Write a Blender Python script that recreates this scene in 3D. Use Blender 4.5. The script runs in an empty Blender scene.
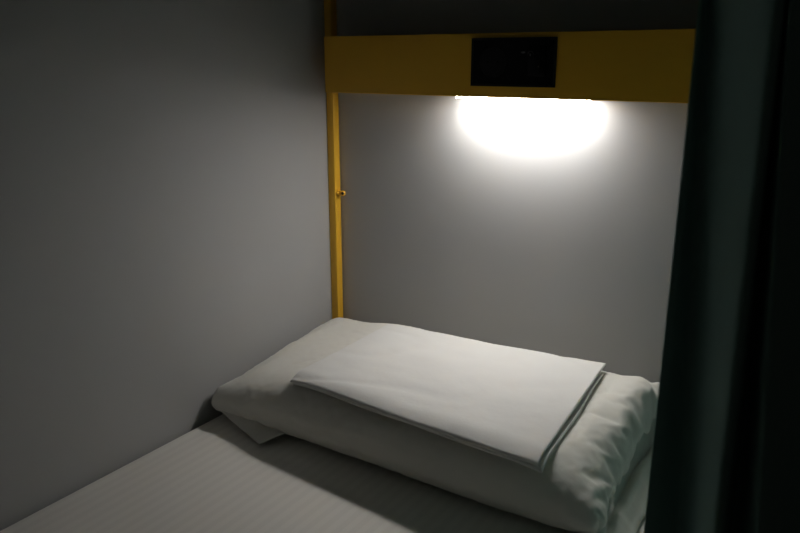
import bpy, bmesh, math, random
import numpy as np
from mathutils import Vector, Matrix, noise
from mathutils.bvhtree import BVHTree

S = bpy.context.scene
COL = S.collection
PI = math.pi
random.seed(4)

# ------------------------------------------------------------------ camera
F_PX, HOR, YAW = 730.0, 207.0, math.radians(33.3)
cd = bpy.data.cameras.new('camera'); cam = bpy.data.objects.new('camera', cd); COL.objects.link(cam)
cd.sensor_width = 36.0; cd.lens = F_PX / 800 * 36.0; cd.clip_start = 0.02
CAM = Vector((1.032, -1.277, 0.68))
cam.location = CAM
cam.rotation_euler = (PI / 2 - math.atan(HOR / F_PX), 0, YAW)
cd.dof.use_dof = True; cd.dof.focus_distance = 1.45; cd.dof.aperture_fstop = 11
S.camera = cam

# ------------------------------------------------------------------ world, exposure
w = bpy.data.worlds.new('world'); S.world = w; w.use_nodes = True
bg = w.node_tree.nodes['Background']
bg.inputs[0].default_value = (0.70, 0.68, 0.58, 1); bg.inputs[1].default_value = 0.009
S.view_settings.view_transform = 'Standard'; S.view_settings.look = 'None'
S.view_settings.exposure = 0.0; S.view_settings.gamma = 1.0; S.view_settings.use_curve_mapping = False
GLOW = 51.0          # emission of the reading lamp's white diffuser

# ------------------------------------------------------------------ helpers
def mat(name, col, rough=0.6, bump=None, spec=0.5, metal=0.0, var=None, sheen=0.0, emit=None, coat=0.0):
    m = bpy.data.materials.new(name); m.use_nodes = True
    nt = m.node_tree; b = nt.nodes['Principled BSDF']
    b.inputs['Base Color'].default_value = (*col, 1); b.inputs['Roughness'].default_value = rough
    b.inputs['Specular IOR Level'].default_value = spec; b.inputs['Metallic'].default_value = metal
    b.inputs['Sheen Weight'].default_value = sheen; b.inputs['Coat Weight'].default_value = coat
    tc = nt.nodes.new('ShaderNodeTexCoord')
    if var:
        sc, amt = var
        n = nt.nodes.new('ShaderNodeTexNoise'); n.inputs['Scale'].default_value = sc; n.inputs['Detail'].default_value = 4
        nt.links.new(tc.outputs['Object'], n.inputs['Vector'])
        r = nt.nodes.new('ShaderNodeMapRange'); r.inputs['To Min'].default_value = 1 - amt; r.inputs['To Max'].default_value = 1 + amt
        nt.links.new(n.outputs['Fac'], r.inputs['Value'])
        v = nt.nodes.new('ShaderNodeVectorMath'); v.operation = 'SCALE'; v.inputs[0].default_value = col
        nt.links.new(r.outputs[0], v.inputs['Scale']); nt.links.new(v.outputs[0], b.inputs['Base Color'])
    if bump:
        for sc, st, dist in bump:
            n = nt.nodes.new('ShaderNodeTexNoise'); n.inputs['Scale'].default_value = sc; n.inputs['Detail'].default_value = 3
            nt.links.new(tc.outputs['Object'], n.inputs['Vector'])
            bp = nt.nodes.new('ShaderNodeBump'); bp.inputs['Strength'].default_value = st; bp.inputs['Distance'].default_value = dist
            nt.links.new(n.outputs['Fac'], bp.inputs['Height'])
            if b.inputs['Normal'].is_linked:
                nt.links.new(b.inputs['Normal'].links[0].from_socket, bp.inputs['Normal'])
            nt.links.new(bp.outputs[0], b.inputs['Normal'])
    if emit:
        b.inputs['Emission Color'].default_value = (*emit[0], 1); b.inputs['Emission Strength'].default_value = emit[1]
    return m

def stripe_fabric(name, col):
    """white cotton with woven satin stripes running along Y, slightly glossier than the ground weave"""
    m = mat(name, col, 0.75, bump=[(900, 0.15, 0.0004)], sheen=0.15)
    nt = m.node_tree; b = nt.nodes['Principled BSDF']
    tc = nt.nodes.new('ShaderNodeTexCoord'); sx = nt.nodes.new('ShaderNodeSeparateXYZ')
    nt.links.new(tc.outputs['Object'], sx.inputs[0])
    def wave(period, phase):
        mu = nt.nodes.new('ShaderNodeMath'); mu.operation = 'MULTIPLY_ADD'
        mu.inputs[1].default_value = 2 * PI / period; mu.inputs[2].default_value = phase
        nt.links.new(sx.outputs[0], mu.inputs[0])
        s = nt.nodes.new('ShaderNodeMath'); s.operation = 'SINE'; nt.links.new(mu.outputs[0], s.inputs[0]); return s
    a = wave(0.021, 0.3)
    mr = nt.nodes.new('ShaderNodeMapRange'); mr.interpolation_type = 'SMOOTHSTEP'
    mr.inputs['From Min'].default_value = -0.35; mr.inputs['From Max'].default_value = 0.35
    nt.links.new(a.outputs[0], mr.inputs['Value'])
    r = nt.nodes.new('ShaderNodeMapRange'); r.inputs['To Min'].default_value = 0.8; r.inputs['To Max'].default_value = 0.62
    nt.links.new(mr.outputs[0], r.inputs['Value']); nt.links.new(r.outputs[0], b.inputs['Roughness'])
    mx = nt.nodes.new('ShaderNodeMix'); mx.data_type = 'RGBA'
    mx.inputs['A'].default_value = (*[c * 0.975 for c in col], 1); mx.inputs['B'].default_value = (*[min(1, c * 1.015) for c in col], 1)
    nt.links.new(mr.outputs[0], mx.inputs['Factor']); nt.links.new(mx.outputs['Result'], b.inputs['Base Color'])
    return m

WALL = mat('grey_wall_paint', (0.42, 0.418, 0.415), 0.55, bump=[(260, 0.05, 0.001), (6, 0.05, 0.004)], var=(3, 0.03), spec=0.35)
YEL = mat('yellow_powder_coat', (0.83, 0.46, 0.035), 0.42, bump=[(700, 0.06, 0.0004)], var=(20, 0.03), spec=0.45)
COTTON = mat('white_cotton', (0.76, 0.74, 0.68), 0.8, bump=[(1100, 0.12, 0.0004), (45, 0.12, 0.004)], sheen=0.15)
COTTON2 = mat('white_folded_cotton', (0.78, 0.768, 0.742), 0.8, bump=[(1100, 0.12, 0.0004), (22, 0.2, 0.006)], sheen=0.15)
SHEET = stripe_fabric('striped_bed_sheet', (0.84, 0.81, 0.755))
CURT = mat('dark_teal_cloth', (0.25, 0.425, 0.395), 0.9, bump=[(700, 0.3, 0.0008)], var=(60, 0.06), spec=0.2, sheen=0.1)
BLACK = mat('black_glossy_plastic', (0.004, 0.004, 0.005), 0.22, spec=0.4)
BLACK2 = mat('black_matt_plastic', (0.008, 0.008, 0.009), 0.5, spec=0.3)
MARK = mat('grey_printed_symbol', (0.10, 0.10, 0.10), 0.4)
LEDM = mat('white_lamp_diffuser', (0.9, 0.9, 0.9), 0.4, emit=((1.0, 0.985, 0.96), GLOW))
ALU = mat('white_lamp_housing', (0.7, 0.7, 0.7), 0.4)
STEEL = mat('dark_steel', (0.12, 0.11, 0.09), 0.35, metal=1.0)
MATT = mat('mattress_ticking', (0.5, 0.5, 0.48), 0.8, bump=[(300, 0.1, 0.001)])
FLOORM = mat('dark_floor', (0.06, 0.06, 0.06), 0.5, var=(5, 0.1))
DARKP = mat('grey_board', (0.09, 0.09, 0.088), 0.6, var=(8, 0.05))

def link(name, bm, m, parent=None, smooth=False, auto=None):
    me = bpy.data.meshes.new(name); bm.to_mesh(me); bm.free()
    o = bpy.data.objects.new(name, me); COL.objects.link(o); me.materials.append(m)
    if smooth or auto:
        for p in me.polygons: p.use_smooth = True
    if auto:
        me.set_sharp_from_angle(angle=math.radians(auto))
    if parent: o.parent = parent
    return o

def empty(name, loc=(0, 0, 0)):
    o = bpy.data.objects.new(name, None); COL.objects.link(o); o.location = loc; o.empty_display_size = 0.05
    return o

def tag(o, label=None, cat=None, kind=None, group=None):
    if label: o['label'] = label
    if cat: o['category'] = cat
    if kind: o['kind'] = kind
    if group: o['group'] = group
    return o

def box(bm, x0, x1, y0, y1, z0, z1, bev=0.0, seg=2):
    r = bmesh.ops.create_cube(bm, size=1)
    vs = r['verts']
    for v in vs:
        v.co = Vector(((x0 + x1) / 2 + v.co.x * (x1 - x0), (y0 + y1) / 2 + v.co.y * (y1 - y0), (z0 + z1) / 2 + v.co.z * (z1 - z0)))
    if bev:
        es = list({e for v in vs for e in v.link_edges})
        bmesh.ops.bevel(bm, geom=es, offset=bev, segments=seg, affect='EDGES', profile=0.5)

def cyl(bm, a, b, r0, r1=None, seg=20, caps=True):
    a, b = Vector(a), Vector(b); r1 = r0 if r1 is None else r1
    d = b - a
    r = bmesh.ops.create_cone(bm, cap_ends=caps, segments=seg, radius1=r0, radius2=r1, depth=d.length)
    M = Matrix.Translation((a + b) / 2) @ Vector((0, 0, 1)).rotation_difference(d.normalized()).to_matrix().to_4x4()
    bmesh.ops.transform(bm, matrix=M, verts=r['verts'])

def ray(u, v):
    t = math.atan(HOR / F_PX)
    Fv = Vector((-math.sin(YAW) * math.cos(t), math.cos(YAW) * math.cos(t), -math.sin(t)))
    R = Vector((math.cos(YAW), math.sin(YAW), 0)); U = R.cross(Fv)
    return Fv * F_PX + R * (u - 400) + U * (266.5 - v)

# ------------------------------------------------------------------ the setting
XL, TOP, FLOOR, YB = 0.0, 1.02, -0.55, 0.022
bm = bmesh.new(); box(bm, XL - 0.08, XL, -2.6, YB + 0.08, FLOOR, 2.3); tag(link('wall_left', bm, WALL), kind='structure')
bm = bmesh.new(); box(bm, XL, 2.6, YB, YB + 0.08, FLOOR, 2.3); tag(link('wall_back', bm, WALL), kind='structure')
bm = bmesh.new(); box(bm, XL, 2.6, -2.6, YB, FLOOR - 0.05, FLOOR); tag(link('floor', bm, FLOORM), kind='structure')

# underside of the bunk above (just outside the frame, closes the berth from above)
ub = empty('upper_bunk', (0.45, -0.98, TOP))
tag(ub, 'grey board base of the bunk above the bed, with a yellow side rail', 'bunk')
def L(o, p):            # world-space mesh under an empty placed at p
    o.location = o.location - Vector(p); return o
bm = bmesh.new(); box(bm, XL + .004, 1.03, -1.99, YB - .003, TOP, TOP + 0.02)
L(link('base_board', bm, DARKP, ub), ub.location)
bm = bmesh.new(); box(bm, 1.032, 1.057, -1.99, YB - .003, TOP - 0.01, TOP + 0.09, 0.002)
L(link('side_rail', bm, YEL, ub), ub.location)

# ------------------------------------------------------------------ mattress, bed sheet, bed frame
MX0, MX1, MY0, MY1 = 0.003, 0.885, -1.98, 0.016
def mattress_grid(z_off, ox, hang, step=0.0125, skirt=True):
    """rounded mattress cover: top grid that rolls over the edges and hangs by `hang`"""
    rad = 0.014
    def prof(t, lo, hi):      # t in metres along surface from lo edge
        return t
    # list of arc-length parameters across: (coordinate, z)
    def line(lo, hi, n):
        pts = []
        k = 5
        pts.append((lo, -hang, 0))
        pts.append((lo, -rad, 0))
        for i in range(1, k + 1):
            a = PI / 2 * i / k
            pts.append((lo + rad * (1 - math.cos(a)), -rad + rad * math.sin(a), 0))
        for i in range(1, n):
            pts.append((lo + rad + (hi - lo - 2 * rad) * i / n, 0, 1))
        for i in range(k, 0, -1):
            a = PI / 2 * i / k
            pts.append((hi - rad * (1 - math.cos(a)), -rad + rad * math.sin(a), 0))
        pts.append((hi, -rad, 0)); pts.append((hi, -hang, 0))
        return pts
    X = line(MX0 - ox, MX1 + ox, int(0.9 / step)); Y = line(MY0 - ox, MY1 + ox, int(1.97 / step))
    bm = bmesh.new(); g = []
    for (x, zx, _) in X:
        row = []
        for (y, zy, _) in Y:
            z = z_off + min(zx, zy)
            w_ = min(1, (x - MX0) / .05, (MX1 - x) / .05) if MX0 < x < MX1 else 0
            z += 0.0012 * max(0, w_) * noise.noise(Vector((x * 9, y * 3, 1.3)))
            # shallow tension creases running along the left edge
            e = math.exp(-((x - 0.033) / 0.011) ** 2)
            z += -0.0022 * e * (0.8 + 0.5 * noise.noise(Vector((1, y * 2.5, 0))))
            z += 0.0012 * math.exp(-((x - 0.06) / 0.008) ** 2)
            # one faint crease across the front part
            row.append(bm.verts.new((x, y, z)))
        g.append(row)
    for i in range(len(g) - 1):
        for j in range(len(g[0]) - 1):
            bm.faces.new((g[i][j], g[i + 1][j], g[i + 1][j + 1], g[i][j + 1]))
    return bm
bm = mattress_grid(0.0, 0.0, 0.15)
sheet = link('bed_sheet', bm, SHEET, smooth=True)
tag(sheet, 'white striped bed sheet stretched over the mattress beside the grey wall', 'bed sheet')
bm = bmesh.new(); box(bm, MX0 + 0.006, MX1 - 0.006, MY0 + 0.006, MY1 - 0.006, -0.18, -0.008, 0.02, 3)
mt = link('mattress', bm, MATT, smooth=True)
tag(mt, 'mattress under the white striped bed sheet', 'mattress')

bf = empty('bunk_bed_base', (0.45, -1.0, FLOOR))
tag(bf, 'yellow metal frame carrying the mattress below the sheet', 'bed frame')
bm = bmesh.new(); box(bm, 0.004, 0.885, MY0, MY1, -0.21, -0.181); L(link('mattress_base', bm, DARKP, bf), bf.location)
bm = bmesh.new(); box(bm, 0.887, 0.905, MY0, MY1, -0.26, -0.16, 0.002); L(link('side_rail', bm, YEL, bf), bf.location)
for x in (0.03, 0.86):
    for y in (-1.94, -0.06):
        bm = bmesh.new(); box(bm, x - .02, x + .02, y - .02, y + .02, FLOOR, -0.21, 0.002); L(link('leg', bm, YEL, bf), bf.location)

# ------------------------------------------------------------------ yellow post in the corner
PX0, PX1, PY0, PY1 = 0.0010, 0.0200, -0.0015, 0.0195
post = empty('bunk_post', (0.0105, 0.009, -0.17))
tag(post, 'slim yellow square metal post standing upright in the wall corner behind the pillow', 'post')
bm = bmesh.new(); box(bm, PX0, PX1, PY0, PY1, 0.002, TOP - 0.002, 0.0022, 2)
L(link('tube', bm, YEL, post, auto=30), post.location)
BZ = 0.391
bm = bmesh.new()
cyl(bm, (PX1 - .001, 0.0085, BZ), (PX1 + .0045, 0.0085, BZ), 0.0075, 0.0065)
L(link('boss', bm, YEL, post, auto=40), post.location)
# yellow bolt with a dark hollow end standing out of the post's right side
bm = bmesh.new()
cyl(bm, (PX1 + .004, 0.0085, BZ), (PX1 + .012, 0.0085, BZ), 0.0042)
bmesh.ops.create_uvsphere(bm, u_segments=16, v_segments=10, radius=0.0062, matrix=Matrix.Translation((PX1 + .0145, 0.0085, BZ)))
L(link('bolt', bm, YEL, post, smooth=True), post.location)
bm = bmesh.new()
c0 = Vector((PX1 + .0145, 0.0085, BZ)); dr = (CAM * 0 + Vector((0.45, -0.88, 0.1))).normalized()
cyl(bm, c0 + dr * 0.0035, c0 + dr * 0.0064, 0.0033)
L(link('bolt_socket', bm, BLACK2, post, auto=40), post.location)

# ------------------------------------------------------------------ shelf beam, panel, lamp
BX0, BX1, BYF, BZ0, BZ1 = 0.0465, 0.93, -0.060, 0.6142, 0.7250
bm = bmesh.new()
T = 0.003
# folded sheet-metal channel: front, top and bottom lip, end caps
box(bm, BX0, BX1, BYF, BYF + T, BZ0, BZ1, 0.0008, 1)
box(bm, BX0, BX1, BYF + T, YB - .002, BZ1 - T, BZ1)
box(bm, BX0, BX1, BYF + T, YB - .002, BZ0, BZ0 + T)
box(bm, BX0, BX0 + T, BYF + T, YB - .002, BZ0 + T, BZ1 - T)
box(bm, BX1 - T, BX1, BYF + T, YB - .002, BZ0 + T, BZ1 - T)
beam = link('shelf_beam', bm, YEL)
tag(beam, 'long yellow metal box beam fixed across the wall above the pillow', 'beam')

pc = Vector((0.4688, BYF, 0.6753))
pan = empty('control_panel', pc)
tag(pan, 'black rectangular socket and switch panel set in the yellow beam', 'control panel')
def P(name, x0, x1, z0, z1, y0, y1, m, bev=0.0):
    bm = bmesh.new(); box(bm, x0, x1, y0, y1, z0, z1, bev); o = link(name, bm, m, pan); return o
hw, hh = 0.0805, 0.0415
bm = bmesh.new()
for (a, b, c, d) in ((-hw, hw, hh - .004, hh), (-hw, hw, -hh, -hh + .004), (-hw, -hw + .004, -hh + .004, hh - .004), (hw - .004, hw, -hh + .004, hh - .004)):
    box(bm, a, b, -.0035, 0, c, d)
link('bezel', bm, BLACK2, pan)
P('face_plate', -hw + .004, hw - .004, -hh + .004, hh - .004, -.0022, 0, BLACK)
# recessed round socket face on the left, rocker on the right
bm = bmesh.new(); cyl(bm, (-0.038, -.0022, 0), (-0.038, -.0032, 0), 0.026, seg=40); sk = link('socket', bm, BLACK2, pan, auto=40)
for sx in (-.0095, .0095):
    bm = bmesh.new(); cyl(bm, (-0.038 + sx, -.0032, 0), (-0.038 + sx, -.0036, 0), 0.0024, seg=14); link('pin_hole', bm, BLACK, sk)
bm = bmesh.new(); box(bm, 0.030, 0.062, -.0042, -.0022, -.024, .027, .0012); link('switch', bm, BLACK, pan, auto=40)
# small grey printed symbols
bm = bmesh.new(); cyl(bm, (0.0, 0, 0), (0, -.0006, 0), .0042, seg=18)
bmesh.ops.scale(bm, vec=(1, 1, .42), verts=bm.verts); bmesh.ops.translate(bm, vec=(0.0195, -.0021, .0165), verts=bm.verts)
link('oval_mark', bm, MARK, pan)
bm = bmesh.new(); box(bm, 0.0325, 0.0352, -.0046, -.0041, .0105, .0145, .0004)
for k in range(9):
    a = PI * (k) / 8; a2 = PI * (k + 1) / 8
    if k < 8:
        cyl(bm, (0.0345 + .0052 * math.cos(a), -.0044, .0125 + .0058 * math.sin(a)), (0.0345 + .0052 * math.cos(a2), -.0044, .0125 + .0058 * math.sin(a2)), .0003, seg=6)
link('lamp_symbol', bm, MARK, pan)
bm = bmesh.new(); cyl(bm, (0.050, -.0041, -.007), (0.050, -.0046, -.007), .0014, seg=12); link('dot_mark', bm, MARK, pan)

lx0, lx1 = 0.343, 0.590
lamp = empty('reading_lamp', ((lx0 + lx1) / 2, -0.013, BZ0))
tag(lamp, 'lit white strip lamp fixed under the yellow beam', 'lamp')
bm = bmesh.new(); box(bm, lx0 - .003, lx1 + .003, -0.0375, 0.011, BZ0 - .0012, BZ0)
L(link('housing', bm, ALU, lamp), lamp.location)
bm = bmesh.new(); box(bm, lx0, lx1, -0.0360, 0.009, BZ0 - .0046, BZ0 - .0012, .0006, 1); L(link('diffuser', bm, LEDM, lamp, auto=40), lamp.location)
bm = bmesh.new(); cyl(bm, (lx1 - .012, -0.0360, BZ0 - .003), (lx1 - .012, -0.0385, BZ0 - .003), .0016, seg=12); L(link('screw', bm, STEEL, lamp), lamp.location)

# ------------------------------------------------------------------ pillow (cotton case inflated by a short cloth simulation, then frozen)
PIL = dict(P=8.0, NF=45, W=0.800, H=0.425)
def press_z(x, y):       # underside of the folded linen: low at the front, high at the wall
    return 0.108 + (y + 0.36) / 0.33 * 0.018
TOPF, TOPB = .1175, .136
def build_pillow():
    W, H, n, m = PIL['W'], PIL['H'], 114, 62
    NF = PIL['NF']
    bm = bmesh.new(); top = []; bot = []
    rnd = random.Random(3)
    CR = 0.035
    def outline(x, y):   # rounded corners
        cx = min(max(x, CR), W - CR); cy = min(max(y, -H + CR), -CR)
        dx, dy = x - cx, y - cy
        if dx and dy:
            mx = max(abs(dx), abs(dy)); L_ = math.hypot(dx, dy)
            k = mx / L_; return cx + dx * k, cy + dy * k
        return x, y
    for i in range(n + 1):
        rt, rb = [], []
        for j in range(m + 1):
            x, y = outline(W * i / n, -H + H * j / m)
            t = j / m
            a = math.sin(PI * i / n); b = math.sin(PI * j / m); h = 0.022 * (a * b) ** 0.35
            base = 0.030 + 0.052 * t ** 1.3
            edge = i in (0, n) or j in (0, m)
            v = bm.verts.new((x, y, base + h + rnd.uniform(-.0010, .0010))); rt.append(v)
            rb.append(v if edge else bm.verts.new((x, y, base - h + rnd.uniform(-.0010, .0010))))
        top.append(rt); bot.append(rb)
    bm.verts.index_update()
    for i in range(n):
        for j in range(m):
            bm.faces.new((top[i][j], top[i + 1][j], top[i + 1][j + 1], top[i][j + 1]))
            bm.faces.new((bot[i][j], bot[i][j + 1], bot[i + 1][j + 1], bot[i + 1][j]))
    seam_r = [top[n][j].index for j in range(m + 1)]; seam_l = [top[0][j].index for j in range(m + 1)]
    pins = [top[n][m].index, top[n][m - 1].index, top[n - 1][m].index]
    me = bpy.data.meshes.new('pillow'); bm.to_mesh(me); bm.free()
    o = bpy.data.objects.new('pillow_sim', me); COL.objects.link(o)
    o.location = (0.006, -0.008, 0.004)
    g = o.vertex_groups.new(name='seam'); g.add(seam_r, 1.0, 'REPLACE'); g.add(seam_l, 0.2, 'REPLACE')
    gp = o.vertex_groups.new(name='pin'); gp.add(pins, 1.0, 'REPLACE')
    cl = o.modifiers.new('cloth', 'CLOTH'); s = cl.settings
    s.quality = 6; s.mass = 0.002; s.air_damping = 4
    s.tension_stiffness = 25; s.compression_stiffness = 25; s.shear_stiffness = 8; s.bending_stiffness = 0.008
    s.tension_damping = 10; s.compression_damping = 10; s.shear_damping = 10
    s.use_pressure = True; s.uniform_pressure_force = PIL['P']
    s.vertex_group_shrink = 'seam'; s.shrink_min = 0.0; s.shrink_max = 0.085
    cl.collision_settings.distance_min = 0.003; cl.collision_settings.collision_quality = 3
    cols = []
    def coll(x0, x1, y0, y1, z0, z1):
        b = bmesh.new(); box(b, x0, x1, y0, y1, z0, z1)
        c = link('collider', b, COTTON); c.modifiers.new('c', 'COLLISION'); c.collision.thickness_outer = 0.002; cols.append(c); return c
    coll(-.3, 1.4, -1.2, .5, -.2, 0.0)
    coll(-.3, XL, -1.2, .5, -.1, .5)
    coll(-.3, 1.4, 0.0, .3, -.1, .5)
    pr = coll(0.09, 0.70, -0.39, -0.004, 0.0, 0.03)       # the folded linen pressing the middle flat
    for q_ in (pr,):
        for v in q_.data.vertices: v.co.z += press_z(v.co.x, v.co.y)
        q_.location.z = 0.12; q_.keyframe_insert('location', frame=1)
        q_.location.z = 0.0; q_.keyframe_insert('location', frame=NF - 14)
    cl.point_cache.frame_start = 1; cl.point_cache.frame_end = NF
    S.frame_start = 1; S.frame_end = NF
    for f in range(1, NF + 1): S.frame_set(f)
    dg = bpy.context.evaluated_depsgraph_get()
    ev = o.evaluated_get(dg); me2 = bpy.data.meshes.new_from_object(ev)
    me2.transform(o.matrix_world)
    c_ = np.array([v.co[:] for v in me2.vertices])
    
    for k, lo_, hi_ in ((0, .004, .788), (1, -.402, .004)):
        a_, b_ = c_[:, k].min(), c_[:, k].max(); c_[:, k] = lo_ + (c_[:, k] - a_) * (hi_ - lo_) / (b_ - a_)
    c_[:, 2] = .003 + (c_[:, 2] - c_[:, 2].min())
    # settle the smoothed top onto the height it has in the berth, keeping every crease
    bv = BVHTree.FromPolygons([Vector(c) for c in c_], [tuple(p.vertices) for p in me2.polygons])
    X_ = np.linspace(.045, .745, 36); Y_ = np.linspace(-.355, -.045, 17)
    G0 = np.zeros((36, 17))
    for i in range(36):
        for j in range(17):
            h = bv.ray_cast(Vector((X_[i], Y_[j], .5)), Vector((0, 0, -1))); G0[i, j] = h[0].z
    for _ in range(10):
        P_ = np.pad(G0, 1, mode='edge'); G0 = (P_[1:-1, 1:-1] * 2 + P_[:-2, 1:-1] + P_[2:, 1:-1] + P_[1:-1, :-2] + P_[1:-1, 2:]) / 6
    tt = (Y_ + .35) / .31
    K = np.zeros_like(G0)
    for i, x in enumerate(X_):
        for j, t in enumerate(tt):
            T = TOPF + (TOPB - TOPF) * t - .007 * math.exp(-((x - .135) / .035) ** 2) * t - .019 * min(1, max(0, (.21 - x) / .16)) * (1 + .7 * (1 - t)) - .004 * min(1, max(0, (x - .69) / .05)) * (1 + (1 - t))
            K[i, j] = T / G0[i, j]
    for _ in range(4):
        P_ = np.pad(K, 1, mode='edge'); K = (P_[1:-1, 1:-1] * 2 + P_[:-2, 1:-1] + P_[2:, 1:-1] + P_[1:-1, :-2] + P_[1:-1, 2:]) / 6
    fx = np.clip((c_[:, 0] - .045) / .02, 0, 34.999); fy = np.clip((c_[:, 1] + .355) / (.31 / 16), 0, 15.999)
    ii = fx.astype(int); jj = fy.astype(int); a_ = fx - ii; b_ = fy - jj
    k_ = K[ii, jj] * (1 - a_) * (1 - b_) + K[ii + 1, jj] * a_ * (1 - b_) + K[ii, jj + 1] * (1 - a_) * b_ + K[ii + 1, jj + 1] * a_ * b_
    cr = np.zeros(len(c_))
    for (ax, ay, bx, by, w_, h_) in ((.06, -.37, .16, -.16, .012, .0035), (.11, -.36, .17, -.25, .009, -.003), (.03, -.27, .12, -.06, .013, .003), (.05, -.20, .10, -.05, .010, -.0025)):
        d0 = np.array([bx - ax, by - ay]); ln = np.hypot(*d0); d0 = d0 / ln
        rx, ry = c_[:, 0] - ax, c_[:, 1] - ay
        al = (rx * d0[0] + ry * d0[1]) / ln; pe = -rx * d0[1] + ry * d0[0] - .02 * np.sin(PI * np.clip(al, 0, 1))
        cr += h_ * np.exp(-(pe / w_) ** 2) * np.sin(PI * np.clip(al, 0, 1)) * (c_[:, 2] > .055)
    c_[:, 2] += cr
    c_[:, 2] *= k_ * (1 + .17 * np.clip((c_[:, 0] - .70) / .07, 0, 1) * np.clip((c_[:, 1] + .25) / .2, 0, 1))
    for v, c in zip(me2.vertices, c_): v.co = c
    for c in cols: bpy.data.objects.remove(c, do_unlink=True)
    bpy.data.objects.remove(o, do_unlink=True)
    S.frame_set(1)
    return me2, seam_r, seam_l
pme, seam_r, seam_l = build_pillow()
pme.name = 'pillow'
for v in pme.vertices:       # the back left corner gives way to the metal post
    if v.co.x < .05:
        f = 1 - max(0, (v.co.x - .026) / .024); v.co.y = min(v.co.y, .004 - .010 * f)
co = np.array([v.co[:] for v in pme.vertices]); 
pillow = bpy.data.objects.new('pillow', pme); COL.objects.link(pillow)
pme.materials.clear(); pme.materials.append(COTTON)
for p in pme.polygons: p.use_smooth = True
sm = pillow.modifiers.new('s', 'SUBSURF'); sm.levels = 1; sm.render_levels = 1
tag(pillow, 'plump white pillow in a creased cotton case lying against the grey wall', 'pillow')

# hem of the case standing out beyond the right seam and drooping to the sheet
bm = bmesh.new(); rows = []
pts = [Vector(co[i]) for i in seam_r]
for k in range(9):
    t = k / 8; r = []
    for j, p in enumerate(pts):
        wv = noise.noise(Vector((j * .13, k * .12, 5)))
        x = p.x - .004 + 0.045 * t ** 1.2 + .004 * wv * t
        z = p.z * ((1 - 5.2 * t) if t < .13 else (.30 + .22 * math.sin(PI * min(1, (t - .12) / .6)) * (1 if t < .42 else 1) if t < .72 else .30 - .25 * (t - .72) / .28)) - .003 + .004 * wv * t
        z = max(z, .004 + .001 * (1 - t))
        r.append(bm.verts.new((min(x, .872), p.y, z)))
    rows.append(r)
for a in range(8):
    for j in range(len(pts) - 1):
        bm.faces.new((rows[a][j], rows[a + 1][j], rows[a + 1][j + 1], rows[a][j + 1]))
hem = link('pillowcase_hem', bm, COTTON, pillow, smooth=True)
so = hem.modifiers.new('t', 'SOLIDIFY'); so.thickness = 0.0015; so.offset = 0

# spare corner of the case hanging out from under the left front of the pillow
bm = bmesh.new(); rows = []
A0, A1 = Vector((0.012, -0.350, 0.034)), Vector((0.225, -0.345, 0.020))
B0, B1 = Vector((0.012, -0.388, 0.026)), Vector((0.165, -0.424, 0.006))
nA, nB = 26, 14
for b in range(nB + 1):
    tb = b / nB; r = []
    for a in range(nA + 1):
        ta = a / nA
        p = A0.lerp(A1, ta).lerp(B0.lerp(B1, ta), tb)
        p.z += .011 * math.sin(PI * tb) * (1 - .4 * ta) + .0075 * math.exp(-((ta - .45 - .35 * tb) / .10) ** 2) * math.sin(PI * min(1, tb * .8 + .2)) - .005 * math.exp(-((ta - .70 - .1 * tb) / .09) ** 2) * math.sin(PI * tb) + .002 * noise.noise(Vector((ta * 6, tb * 5, 2)))
        p.z = max(p.z, .004)
        r.append(bm.verts.new(p))
    rows.append(r)
for b in range(nB):
    for a in range(nA):
        bm.faces.new((rows[b][a], rows[b + 1][a], rows[b + 1][a + 1], rows[b][a + 1]))
fl = link('pillowcase_flap', bm, COTTON, pillow, smooth=True)
so = fl.modifiers.new('t', 'SOLIDIFY'); so.thickness = 0.003; so.offset = 0
fl.modifiers.new('s', 'SUBSURF').render_levels = 1

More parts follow.
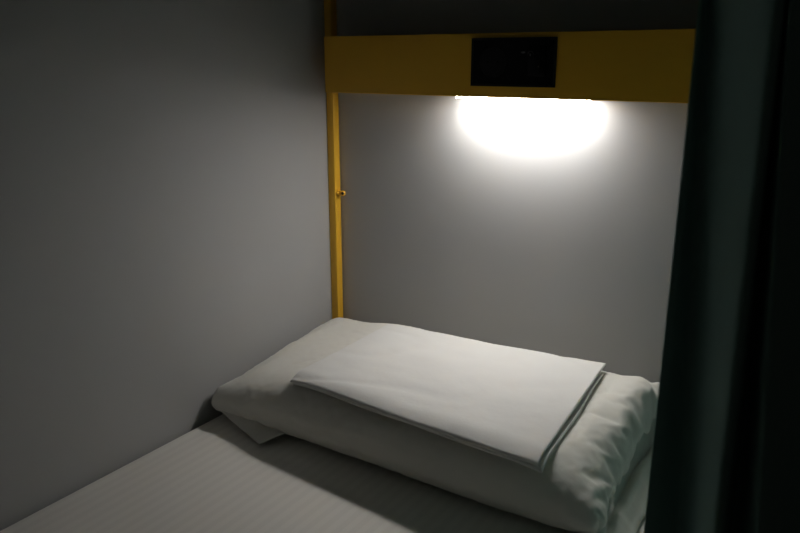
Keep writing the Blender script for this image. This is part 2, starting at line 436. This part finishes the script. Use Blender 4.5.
# ------------------------------------------------------------------ folded white linen on the pillow
bvh = BVHTree.FromPolygons([v.co.copy() for v in pme.vertices], [tuple(p.vertices) for p in pme.polygons])
def ptop(x, y):
    h = bvh.ray_cast(Vector((x, y, .5)), Vector((0, 0, -1)))
    return h[0].z if h[0] else 0.0
def ground(x, y):        # what the stiff folded cloth rests on: a smoothed, slightly sagging pillow top
    s_ = []
    for dx in (-.04, -.02, 0, .02, .04):
        for dy in (-.04, -.02, 0, .02, .04):
            X_, Y_ = min(max(x + dx, .05), .74), min(max(y + dy, -.30), -.05)
            s_.append(ptop(X_, Y_))
    return sum(s_) / len(s_) * .5 + max(s_) * .5
def hit(u, v, z):
    d = ray(u, v); return CAM + d * ((z - CAM.z) / d.z)
def slab(name, cs, z_off, th, parent, seed, open_gap=0.0, sag=0.0):
    """thick folded layer over the quad cs = (front-left, back-left, back-right, front-right)"""
    NX, NY = 64, 48
    bm = bmesh.new(); T_, B_ = [], []
    def edge_map(k, n):   # denser towards the rims
        t = k / n; return .5 - .5 * math.cos(PI * t)
    for i in range(NX + 1):
        s_ = edge_map(i, NX); rt, rb = [], []
        for j in range(NY + 1):
            t_ = edge_map(j, NY)
            f = cs[0].lerp(cs[3], s_); b = cs[1].lerp(cs[2], s_)
            p = f.lerp(b, t_)
            # edges not ruler-straight
            p.x += .0025 * noise.noise(Vector((t_ * 3, seed, 0))) * (2 * s_ - 1); p.y += .002 * noise.noise(Vector((s_ * 4, seed, 3)))
            dx = min(s_, 1 - s_) * .48; dy = min(t_, 1 - t_) * .36; r_ = th * .5
            e = min(dx, dy)
            prof = math.sqrt(max(0, 1 - (1 - min(1, e / r_)) ** 2))
            g_ = GR[0](p.x, p.y)
            droop = .010 * max(0, (.10 - t_) / .10) ** 2
            wr = .0022 * noise.noise(Vector((p.x * 8, p.y * 14, seed))) - .0022 * max(0, 1 - 9 * abs(noise.noise(Vector((p.x * 3.5 + p.y * 2, p.y * 5 - p.x, seed + 4))))) ** 2 + .0008 * noise.noise(Vector((p.x * 25, p.y * 30, seed)))
            tp = 1 - .30 * (1 - s_) ** 3 * t_
            th_ = th * tp; z_o = z_off * tp
            mid = g_ + z_o + open_gap * s_ ** 6 - droop + wr
            if i in (0, NX) or j in (0, NY):
                v = bm.verts.new((p.x, p.y, mid)); rt.append(v); rb.append(v)
            else:
                rt.append(bm.verts.new((p.x, p.y, mid + th_ * .5 * prof))); rb.append(bm.verts.new((p.x, p.y, mid - th_ * .5 * prof)))
        T_.append(rt); B_.append(rb)
    for i in range(NX):
        for j in range(NY):
            bm.faces.new((T_[i][j], T_[i + 1][j], T_[i + 1][j + 1], T_[i][j + 1]))
            q = (B_[i][j], B_[i][j + 1], B_[i + 1][j + 1], B_[i + 1][j])
            bm.faces.new(q)
    return link(name, bm, COTTON2, parent, smooth=True)
# tabulated ground so the slabs sample it quickly
gx = np.linspace(.1, .78, 35); gy = np.linspace(-.44, 0.0, 23)
GT = np.array([[ground(x, y) for y in gy] for x in gx])
for _ in range(3):
    P_ = np.pad(GT, 1, mode='edge'); GT = (P_[1:-1, 1:-1] * 2 + P_[:-2, 1:-1] + P_[2:, 1:-1] + P_[1:-1, :-2] + P_[1:-1, 2:]) / 6
def gsample(x, y):
    fx = min(max((x - .1) / .02, 0), 33.999); fy = min(max((y + .44) / .02, 0), 21.999)
    i, j = int(fx), int(fy); a, b = fx - i, fy - j
    return GT[i, j] * (1 - a) * (1 - b) + GT[i + 1, j] * a * (1 - b) + GT[i, j + 1] * (1 - a) * b + GT[i + 1, j + 1] * a * b
GR = [gsample]
quad = [hit(290, 377, .12), hit(388, 322, .135), hit(606, 366, .135), hit(538, 465, .12)]
for v in pme.vertices:      # the weight of the linen presses the case flat beneath it
    x, y, z = v.co
    if z < .07 or not (.1 < x < .78): continue
    d_ = 1.0
    for a_, b_ in zip(quad, quad[1:] + quad[:1]):
        e = (b_ - a_); n_ = Vector((e.y, -e.x, 0)).normalized()
        d_ = min(d_, (Vector((x, y, 0)) - Vector((a_.x, a_.y, 0))).dot(n_))
    lim = gsample(x, y) - .0015 + max(0, -d_) * .6
    if z > lim: v.co.z = lim

lin = empty('folded_linen', (0.44, -0.2, float(gsample(.44, -.2))))
tag(lin, 'flat folded white linen lying on top of the pillow', 'folded linen')
zf, zb = .125, .147
cu = [hit(290, 377, zf), hit(388, 322, zb), hit(606, 366, zb), hit(538, 465, zf)]
cu[1].y = min(cu[1].y, -.012); cu[2].y = min(cu[2].y, -.012)
for c in cu: c.z = 0
cl_ = [cu[0] + Vector((.004, .004, 0)), cu[1] + Vector((.004, -.002, 0)), cu[2] + Vector((.005, -.028, 0)), cu[3] + Vector((.006, .003, 0))]

TH = .0056
lo = slab('lower_fold', cl_, TH * .5 + .001, TH, lin, 2.0)
up = slab('upper_fold', cu, TH * 1.5 + .0015, TH, lin, 7.0, open_gap=.004)
vv = [v.co.copy() for v in lo.data.vertices]
lb = BVHTree.FromPolygons(vv, [tuple(p.vertices) for p in lo.data.polygons])
for v in pme.vertices:
    if v.co.z > .06:
        h = None
        for dx, dy in ((0, 0), (.006, 0), (-.006, 0), (0, .006), (0, -.006)):
            r_ = lb.ray_cast(Vector((v.co.x + dx, v.co.y + dy, 0)), Vector((0, 0, 1)))
            if r_[0] and (h is None or r_[0].z < h): h = r_[0].z
        if h is not None and v.co.z > h - .0016: v.co.z = h - .0016
for o_ in (lo, up):
    o_.location = -Vector(lin.location)

# ------------------------------------------------------------------ dark curtain along the open side of the berth
def cpt(u, d):
    a = math.radians(33.3) - math.atan((u - 400) / 702.3); return Vector((CAM.x - d * math.sin(a), CAM.y + d * math.cos(a)))
def plan(z):             # fold line in plan at height z: the pleats open and drift towards the floor
    t = max(-.12, min(1.35, (.72 - z) / .40))
    u1 = 680 + 42 * t; u2 = 747 + 3 * t; u4 = 756 + 70 * t
    P_ = [cpt(672, .548), cpt(u1, .562), cpt(u2, .46), cpt(u2 + .3 * (u4 - u2), .53), cpt(max(u4, 760), .455),
          cpt(max(u4, 760) + 12, .82), cpt(838, .74), cpt(815, 1.0), cpt(842, .98), Vector((.955, -.06))]
    Q = [P_[0]]
    for a, b in zip(P_, P_[1:]): Q += [a.lerp(b, .22), a.lerp(b, .78)]
    Q.append(P_[-1]); return [tuple(q) for q in Q]
def catmull(P_, n):
    out = []
    Q = [P_[0]] + P_ + [P_[-1]]
    for i in range(1, len(Q) - 2):
        for k in range(n):
            t = k / n; r = []
            for c in (0, 1):
                p0, p1, p2, p3 = Q[i - 1][c], Q[i][c], Q[i + 1][c], Q[i + 2][c]
                r.append(.5 * (2 * p1 + (p2 - p0) * t + (2 * p0 - 5 * p1 + 4 * p2 - p3) * t * t + (3 * p1 - p0 - 3 * p2 + p3) * t ** 3))
            out.append(tuple(r))
    out.append(P_[-1]); return out
bm = bmesh.new(); rows = []
NZ = 60
for k in range(NZ + 1):
    z = -.42 + (TOP - .004 + .42) * k / NZ; r = []; line_ = catmull(plan(z), 7)
    for i, (x, y) in enumerate(line_):
        f = min(1, i / 10)
        dx = .003 * noise.noise(Vector((i * .06, z * 1.6, 3.1))) * f
        dy = .005 * noise.noise(Vector((i * .06, z * 1.4, 9.1))) * f
        r.append(bm.verts.new((x + dx, min(y + dy, -.01), z)))
    rows.append(r)
for k in range(NZ):
    for i in range(len(line_) - 1):
        bm.faces.new((rows[k][i], rows[k][i + 1], rows[k + 1][i + 1], rows[k + 1][i]))
c_ = link('curtain', bm, CURT, smooth=True)
so = c_.modifiers.new('t', 'SOLIDIFY'); so.thickness = .0016; so.offset = 0
tag(c_, 'dark teal curtain hanging in deep vertical folds at the open side of the bed', 'curtain')
